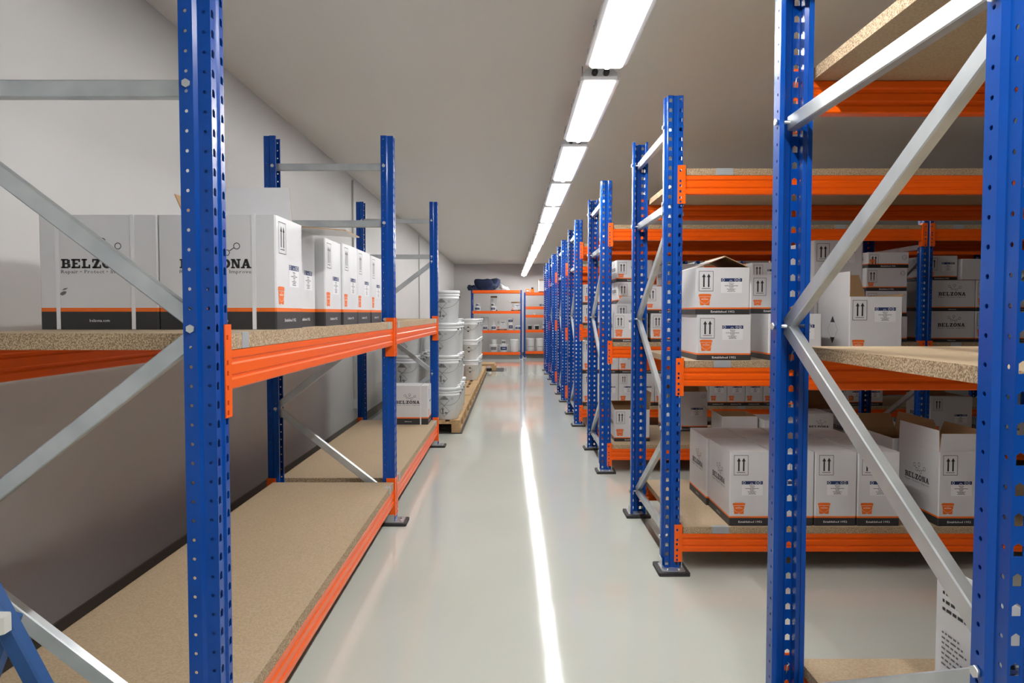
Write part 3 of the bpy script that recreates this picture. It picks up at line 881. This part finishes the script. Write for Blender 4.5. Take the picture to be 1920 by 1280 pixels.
tub('bucket', -.775, 9.60, PZ+BH, .135, .17, 'short white tub on the lone single bucket beside the aisle', band=M_gink, bandh=(.5, .6), cat='bucket')
for k, (yy, l) in enumerate(((10.72, 1.05), (11.95, 1.1))):
    q = MB(M_kraft); q.box((0, 0, 0), (.43, l, .006)); q.box((.04, .05, .006), (.38, l-.08, .011)) if k else None
    tag(put('cardboard_sheet', q.mesh('cardboard_sheet'), None, (-1.00 if k == 0 else -1.38, yy, PZ+.001)) if k else put('cardboard_sheet', q.mesh('cardboard_sheet'), None, (-1.055, yy, PZ+.001)),
        'brown cardboard sheet lying on the empty %s pallet stretch' % ('nearer', 'farther')[k], 'cardboard', 'cardboard sheets on the pallets')

# small pallet at the far end
t = thing('pallet', 'short wooden pallet with a cardboard lid beyond the last white buckets', 'pallet', (-1.35, 17.1, .008))
def pp(name, a, b, m=M_pallet):
    q = MB(m); q.box(a, b, c=.003); put(name, q.mesh(name), t)
for x in (0, .43, .86):
    pp('block', (x, 0, .022), (x+.10, .145, .10)); pp('block', (x, .6, .022), (x+.10, .745, .10)); pp('bottom_plank', (x, 0, 0), (x+.1, .745, .022))
for k in range(5): pp('top_plank', (.21*k, 0, .10), (.21*k+.12, .745, .125))
pp('cardboard_lid', (.30, .02, .125), (.93, .70, .16), M_kraft)
film(17.0, 18.0, -1.4, -.20, 'black mat reaching past the short pallet at the far end')

# ------------------------------------------------------------------ longspan shelving at the back wall
def shelving(x0, x1, y0, D, tops, hpost, label, dz=.012, bh=.085):
    t = thing('steel_shelving', label, 'shelf', (x0, y0, 0), 0, 'orange shelving units at the back wall')
    W = x1-x0
    for px in (0, W-.045):
        for pyy in (0, D-.045):
            q = MB(M_blue); q.prism([(0, 0), (.045, 0), (.045, .012), (.012, .012), (.012, .045), (0, .045)] if px == 0 else [(0, 0), (.045, 0), (.045, .045), (.033, .045), (.033, .012), (0, .012)], .012, hpost)
            u = put('upright', q.mesh('upright'), t, (px, pyy, 0))
            q = MB(M_steel); q.box((-.03, -.02, 0), (.075, .06, .012)); put('foot_plate', q.mesh('foot_plate'), u)
            q = MB(M_black)
            for k in range(int(hpost/.06)): q.box((.018, -.0006, .05+k*.06), (.027, .0, .068+k*.06))
            put('slot_row', q.mesh('slot_row'), u)['kind'] = 'stuff'
        q = MB(M_galv)
        zz = .1
        while zz < hpost-.5:
            q.tube([(px+.022, .03, zz), (px+.022, D-.03, zz+.35)], .008, 6); zz += .45
        put('side_brace', q.mesh('side_brace'), t)
    for z in tops:
        q = MB(M_orange)
        T = Matrix(((0, 0, 1, .045), (1, 0, 0, 0), (0, 1, 0, 0), (0, 0, 0, 1)))
        q.prism([(-.004, z-bh), (-.004, z-bh*.35), (.0, z-bh*.3), (.0, z), (.03, z), (.03, z-bh)], 0, W-.09, T=T); put('beam', q.mesh('beam', True), t)
        q = MB(M_orange)
        q.box((.045, D-.035, z-bh), (W-.045, D-.005, z)); put('beam', q.mesh('beam'), t)
        q = MB(M_tie); q.box((.045, .03, z-.02), (W-.045, D-.035, z-.002)); put('shelf_panel', q.mesh('shelf_panel'), t)
    # dark kick strip under the lowest shelf
    return t
Y1 = 21.5
shelving(-1.235, .298, Y1, .6, [.215, .872, 1.456, 2.075], 2.08, 'larger orange shelving unit at the back wall with a navy bag on top')
Y2 = 22.05
shelving(.375, 1.95, Y2, .6, [.215, .876, 1.335, 1.59, 2.03], 2.03, 'right-hand orange shelving unit at the back wall, partly behind the racks')
K1 = .01604*1.0
gS = 'goods on the back wall shelving'
def X1(px): return (px-960)*Y1/1340+.02
TZ = {0: .2155, 1: .8725, 2: 1.4565, 3: 2.0755}
Ys = Y1+.20
def stub(px, z, wpx, hpx, lab, **k):
    r = wpx*.01604/2
    return tub(k.pop('name', 'tub'), X1(px), k.pop('y', Ys), z, r, hpx*.01604, lab, gS, **k)
stub(893.5, TZ[2], 12.5, 8.5, 'white tub with navy label, left end of second shelf at the back')
stub(893.5, TZ[2]+.137, 7.5, 5.5, 'small white tin on the tub at the left end of second shelf', name='tin')
stub(923, TZ[2], 12, 8.5, 'white tub with navy label in front of the tall carton, second shelf')
stub(922, TZ[2]+.137, 7, 5.5, 'small tin on the tub in front of the tall carton, second shelf', name='tin', band=M_black)
carton(X1(917.5), Ys+.12, TZ[2], .21, .2, .40, 'tall white carton on the second shelf of the back unit', gS, 'short', ('f',), far=True, flaps=[('b', .06, 20)])
carton(X1(957), Ys+.02, TZ[2], .30, .2, .23, 'open white carton with spread flaps, right end of the second back shelf', gS, 'short', ('f',), far=True, flaps=[('l', .17, 62), ('r', .1, 40), ('b', .05, 20)])
carton(X1(886), Ys+.15, TZ[1], .21, .2, .40, 'grey-white carton at the left end of third back shelf, behind buckets', gS, 'short', ('f',), far=True)
carton(X1(900.5), Ys+.15, TZ[1], .21, .2, .40, 'grey-white carton, second from left on the third back shelf', gS, 'short', ('f',), far=True)
stub(908, TZ[1], 11, 9, 'white tub with navy label beside the cartons, third back shelf')
stub(924, TZ[1], 11.5, 9.5, 'white tub with dark blue band under a pump bottle, third shelf')
t = thing('pump_bottle', 'small white pump bottle standing on the banded tub, third back shelf', 'bottle', (X1(924), Ys, TZ[1]+.153), 0, gS)
q = MB(M_tub); q.lathe([(.03, 0), (.032, .01), (.032, .08), (.014, .10), (.012, .11)], 12); put('body', q.mesh('body'), t)
q = MB(M_tub); q.lathe([(.018, .11), (.018, .135), (.006, .14), (.006, .16)], 10); q.box((-.03, -.006, .155), (.008, .006, .165)); put('pump_head', q.mesh('pump_head'), t)
carton(X1(929.5), Ys+.05, TZ[1], .31, .25, .30, 'square white carton with arrow mark and orange line, third back shelf', gS, 'short', ('f',), far=True)
stub(956.5, TZ[1], 11.5, 13, 'white bucket with navy label, lower of two, third back shelf', name='bucket', cat='bucket')
stub(956, TZ[1]+.209, 12, 9.5, 'white tub with navy label, upper of two, third back shelf')
stub(970, TZ[1], 14, 8.5, 'wide white tub with navy label at the right end, third back shelf')
stub(924, TZ[0], 16.5, 14, 'white bucket marked with dark strokes, bottom back shelf', name='bucket', cat='bucket', band=M_gink)
stub(925, TZ[0]+.225, 10.5, 10, 'small white tin on the marked bucket, bottom back shelf', name='tin', band=None)
stub(943, TZ[0], 18, 14, 'wide white bucket with navy label, bottom back shelf', name='bucket', cat='bucket')
stub(943, TZ[0]+.225, 10.5, 9, 'short white tin with grey label on wide bucket, bottom back shelf', name='tin', band=M_gink)
stub(964, TZ[0], 20, 24.5, 'tall plain white bucket at the right end, bottom back shelf', name='bucket', cat='bucket', band=None)
def X2(px): return (px-960)*Y2/1340+.012
for k, px in enumerate((995, 1012.5)):
    stub2 = tub('bucket', (px-960)*(Y2+.2)/1340, Y2+.20, .2155, .137, .40, 'tall plain white bucket, %s on the bottom of right shelving' % ('left', 'right')[k], gS, band=M_gink, bandh=(.33, .36), cat='bucket')
for k, px in enumerate((993.5, 1006.5)):
    tub('tub', (px-960)*(Y2+.2)/1340, Y2+.20, .8765, .09, .145, 'white tub with black front panel, %s on the right shelving' % ('left', 'right')[k], gS, band=M_black, bandh=(.05, .8))
carton(X2(1016.5)+.01, Y2+.15, .8765, .16, .2, .13, 'small white carton right of the black-panel tubs', gS, 'short', (), far=True)
carton(X2(1016.5)+.02, Y2+.15, 1.0075, .13, .2, .11, 'small white carton stacked beside the black-panel tubs', gS, 'short', (), far=True)
for k, px in enumerate((1013.3, 1018.4)):
    tub('tub', (px-960)*(Y2+.15)/1340, Y2+.15, 1.5905, .042, .10, 'little white tub with navy label, %s of a pair high up' % ('left', 'right')[k], gS)
tub('tin', (1001.5-960)*(Y2+.1)/1340, Y2+.10, 1.3355, .03, .05, 'tiny white tin alone on a right shelving level', gS, band=None)
tub('tub', (989-960)*(Y2+.15)/1340, Y2+.15, 2.0305, .063, .10, 'orange tub with white and black label on top of right shelving', gS, m=M_otub, band=M_wink)
tub('tub', (998-960)*(Y2+.15)/1340, Y2+.15, 2.0305, .063, .10, 'orange tub carrying a black cap, top of right shelving', gS, m=M_otub, band=M_otub)
tub('tin', (998-960)*(Y2+.15)/1340, Y2+.15, 2.1315, .038, .05, 'black tin on the orange tub, top of right shelving', gS, m=M_black, band=None)
carton(X2(1009)+.01, Y2+.12, 2.0305, .26, .25, .36, 'tall white carton with brown lid on top of right shelving', gS, 'short', (), far=True, flaps=[('b', .045, 0), ('l', .04, -10)])

# navy bag heap and film heap on the big unit
def heap(name, c, s, seed, m, label, cat, n=5, rough=.35):
    bm = bmesh.new(); rnd = random.Random(seed)
    bmesh.ops.create_icosphere(bm, subdivisions=4, radius=1)
    lobes = [(Vector((rnd.uniform(-1, 1), rnd.uniform(-.7, .7), rnd.uniform(-.2, 1))).normalized(), rnd.uniform(.3, 1)) for _ in range(n*3)]
    for v in bm.verts:
        d = v.co.normalized(); r = .62
        for l, a in lobes: r += rough*a*max(0, d.dot(l))**14 - .05*a*max(0, d.dot(-l))**20
        r += .06*math.sin(9*d.x+seed)*math.sin(8*d.z+5*d.y)
        v.co = d*r
        v.co.x *= s[0]; v.co.y *= s[1]; v.co.z = max(v.co.z*s[2], -.0)
    for f in bm.faces: f.smooth = True
    me = bpy.data.meshes.new(name); bm.to_mesh(me); bm.free(); me.materials.append(m)
    return tag(put(name, me, None, c), label, cat)
bag = thing('cloth_bag', 'crumpled navy cloth bag lying on top of the left back shelving', 'bag', (X1(906), Y1+.25, 2.076))
b1 = heap('bag_body', (0, 0, 0), (.40, .28, .26), 3, M_navycloth, 'x', 'x', 7, .45)
b2 = heap('side_bundle', (-.32, -.10, 0), (.20, .22, .22), 8, M_navycloth, 'x', 'x', 5, .3)
for b in (b1, b2):
    del b['label']; del b['category']; b.parent = bag
q = MB(M_navycloth); q.tube([(.10, -.1, .1), (.14, -.12, .22), (.19, -.12, .27), (.24, -.12, .22), (.25, -.1, .12), (.33, -.08, .04)], .018, 8)
put('carry_strap', q.mesh('carry_strap'), bag)
q = MB(M_wink); q.box((.02, -.215, .10), (.11, -.20, .15)); put('tag_patch', q.mesh('tag_patch'), bag)
heap('plastic_wrap', (X1(943), Y1+.22, 2.076), (.20, .2, .16), 12, M_plastic, 'crumpled clear plastic wrap beside the navy bag on top shelf', 'plastic', 5, .4)

# ------------------------------------------------------------------ conduits and sockets on the left wall
for k, (yy, zb, lab) in enumerate(((8.55, .36, 'nearer'), (14.6, .70, 'farther'))):
    t = thing('wall_conduit', 'grey vertical cable conduit on the left wall, %s of two' % lab, 'conduit', (XL+.001, yy, 0), 0, 'cable conduits on the left wall')
    q = MB(M_cap); q.box((0, -.02, zb), (.022, .02, 2.96), c=.004); put('trunking', q.mesh('trunking'), t)
    for z in (.8, 1.5, 2.2, 2.75):
        q = MB(M_steel); q.box((.022, -.024, z), (.026, .024, z+.03)); put('clamp', q.mesh('clamp'), t)
    s = thing('wall_socket', 'white wall socket box at the foot of the %s conduit' % lab, 'socket', (XL+.001, yy, zb-.11), 0, 'sockets on the left wall')
    q = MB(M_sock); q.box((0, -.05, 0), (.05, .05, .10), c=.006); put('housing', q.mesh('housing'), s)
    q = MB(M_cap); q.box((.05, -.035, .015), (.056, .035, .085), c=.003); put('cover', q.mesh('cover'), s)

# ------------------------------------------------------------------ folding step ladder, lower left
def bar(q, a, b, w, d, side=(1, 0, 0), m=None):
    a = Vector(a); b = Vector(b); z = (b-a).normalized(); y = z.cross(Vector(side)).normalized(); x = y.cross(z)
    T = Matrix((x, y, z)).transposed().to_4x4(); T.translation = a
    c = .004
    q.prism([(-w/2+c, -d/2), (w/2-c, -d/2), (w/2, -d/2+c), (w/2, d/2-c), (w/2-c, d/2), (-w/2+c, d/2), (-w/2, d/2-c), (-w/2, -d/2+c)], 0, (b-a).length, m, T=T)
t = thing('step_ladder', 'blue folding step ladder with grey pivot cap at the lower left corner', 'ladder', (-1.10, 1.30, 0))
def lp(name, fn, m):
    q = MB(m); fn(q); return put(name, q.mesh(name, True), t)
O = Vector((1.10, -1.30, 0))
def W_(x, y, z): return Vector((x, y, z)) + O
lp('front_rail', lambda q: bar(q, W_(-1.00, 1.26, 1.02), W_(-.475, 1.24, .0), .032, .030), M_lblue)
lp('rear_rail', lambda q: bar(q, W_(-.915, 1.285, .835), W_(-1.22, 1.25, .0), .030, .030), M_lblue)
lp('pivot_cap', lambda q: q.box(tuple(W_(-.905, 1.205, .832)), tuple(W_(-.875, 1.235, .862)), c=.006), M_cap)
lp('pivot_bolt', lambda q: q.tube([W_(-.890, 1.198, .847), W_(-.890, 1.207, .847)], .006, 10), M_black)
lp('foot_cap', lambda q: q.box(tuple(W_(-.49, 1.21, 0)), tuple(W_(-.42, 1.27, .04)), c=.006), M_black)

# ------------------------------------------------------------------ load notice hung on the nearest right frame
q = MB(M_paper, M_ink, M_gink)
nx = .905
def npg(u0, v0, u1, v1, m, e=0):     # seen from -X side: u toward the camera
    q.face([(nx-e, 1.49-u0, v0), (nx-e, 1.49-u1, v0), (nx-e, 1.49-u1, v1), (nx-e, 1.49-u0, v1)], m)
q.box((nx, 1.19, .50), (nx+.0015, 1.50, .86), M_paper)
rn = random.Random(4)
def dashes(u0, u1, z, h, m):
    u = u0
    while u < u1:
        w = rn.uniform(.006, .018); npg(u, z, min(u+w, u1), z+h, m, .0008); u += w+.004
for w, z in ((.20, .815), (.21, .798), (.17, .781), (.21, .764)): dashes(.012, w, z, .0065, M_ink)
for k in range(7): dashes(.012, .07+(k % 3)*.012, .715-k*.011, .004, M_gink)
dashes(.13, .22, .70, .005, M_ink)
tag(put('notice_sheet', q.mesh('notice_sheet')), 'white printed notice sheet hanging by the near right upright', 'notice')
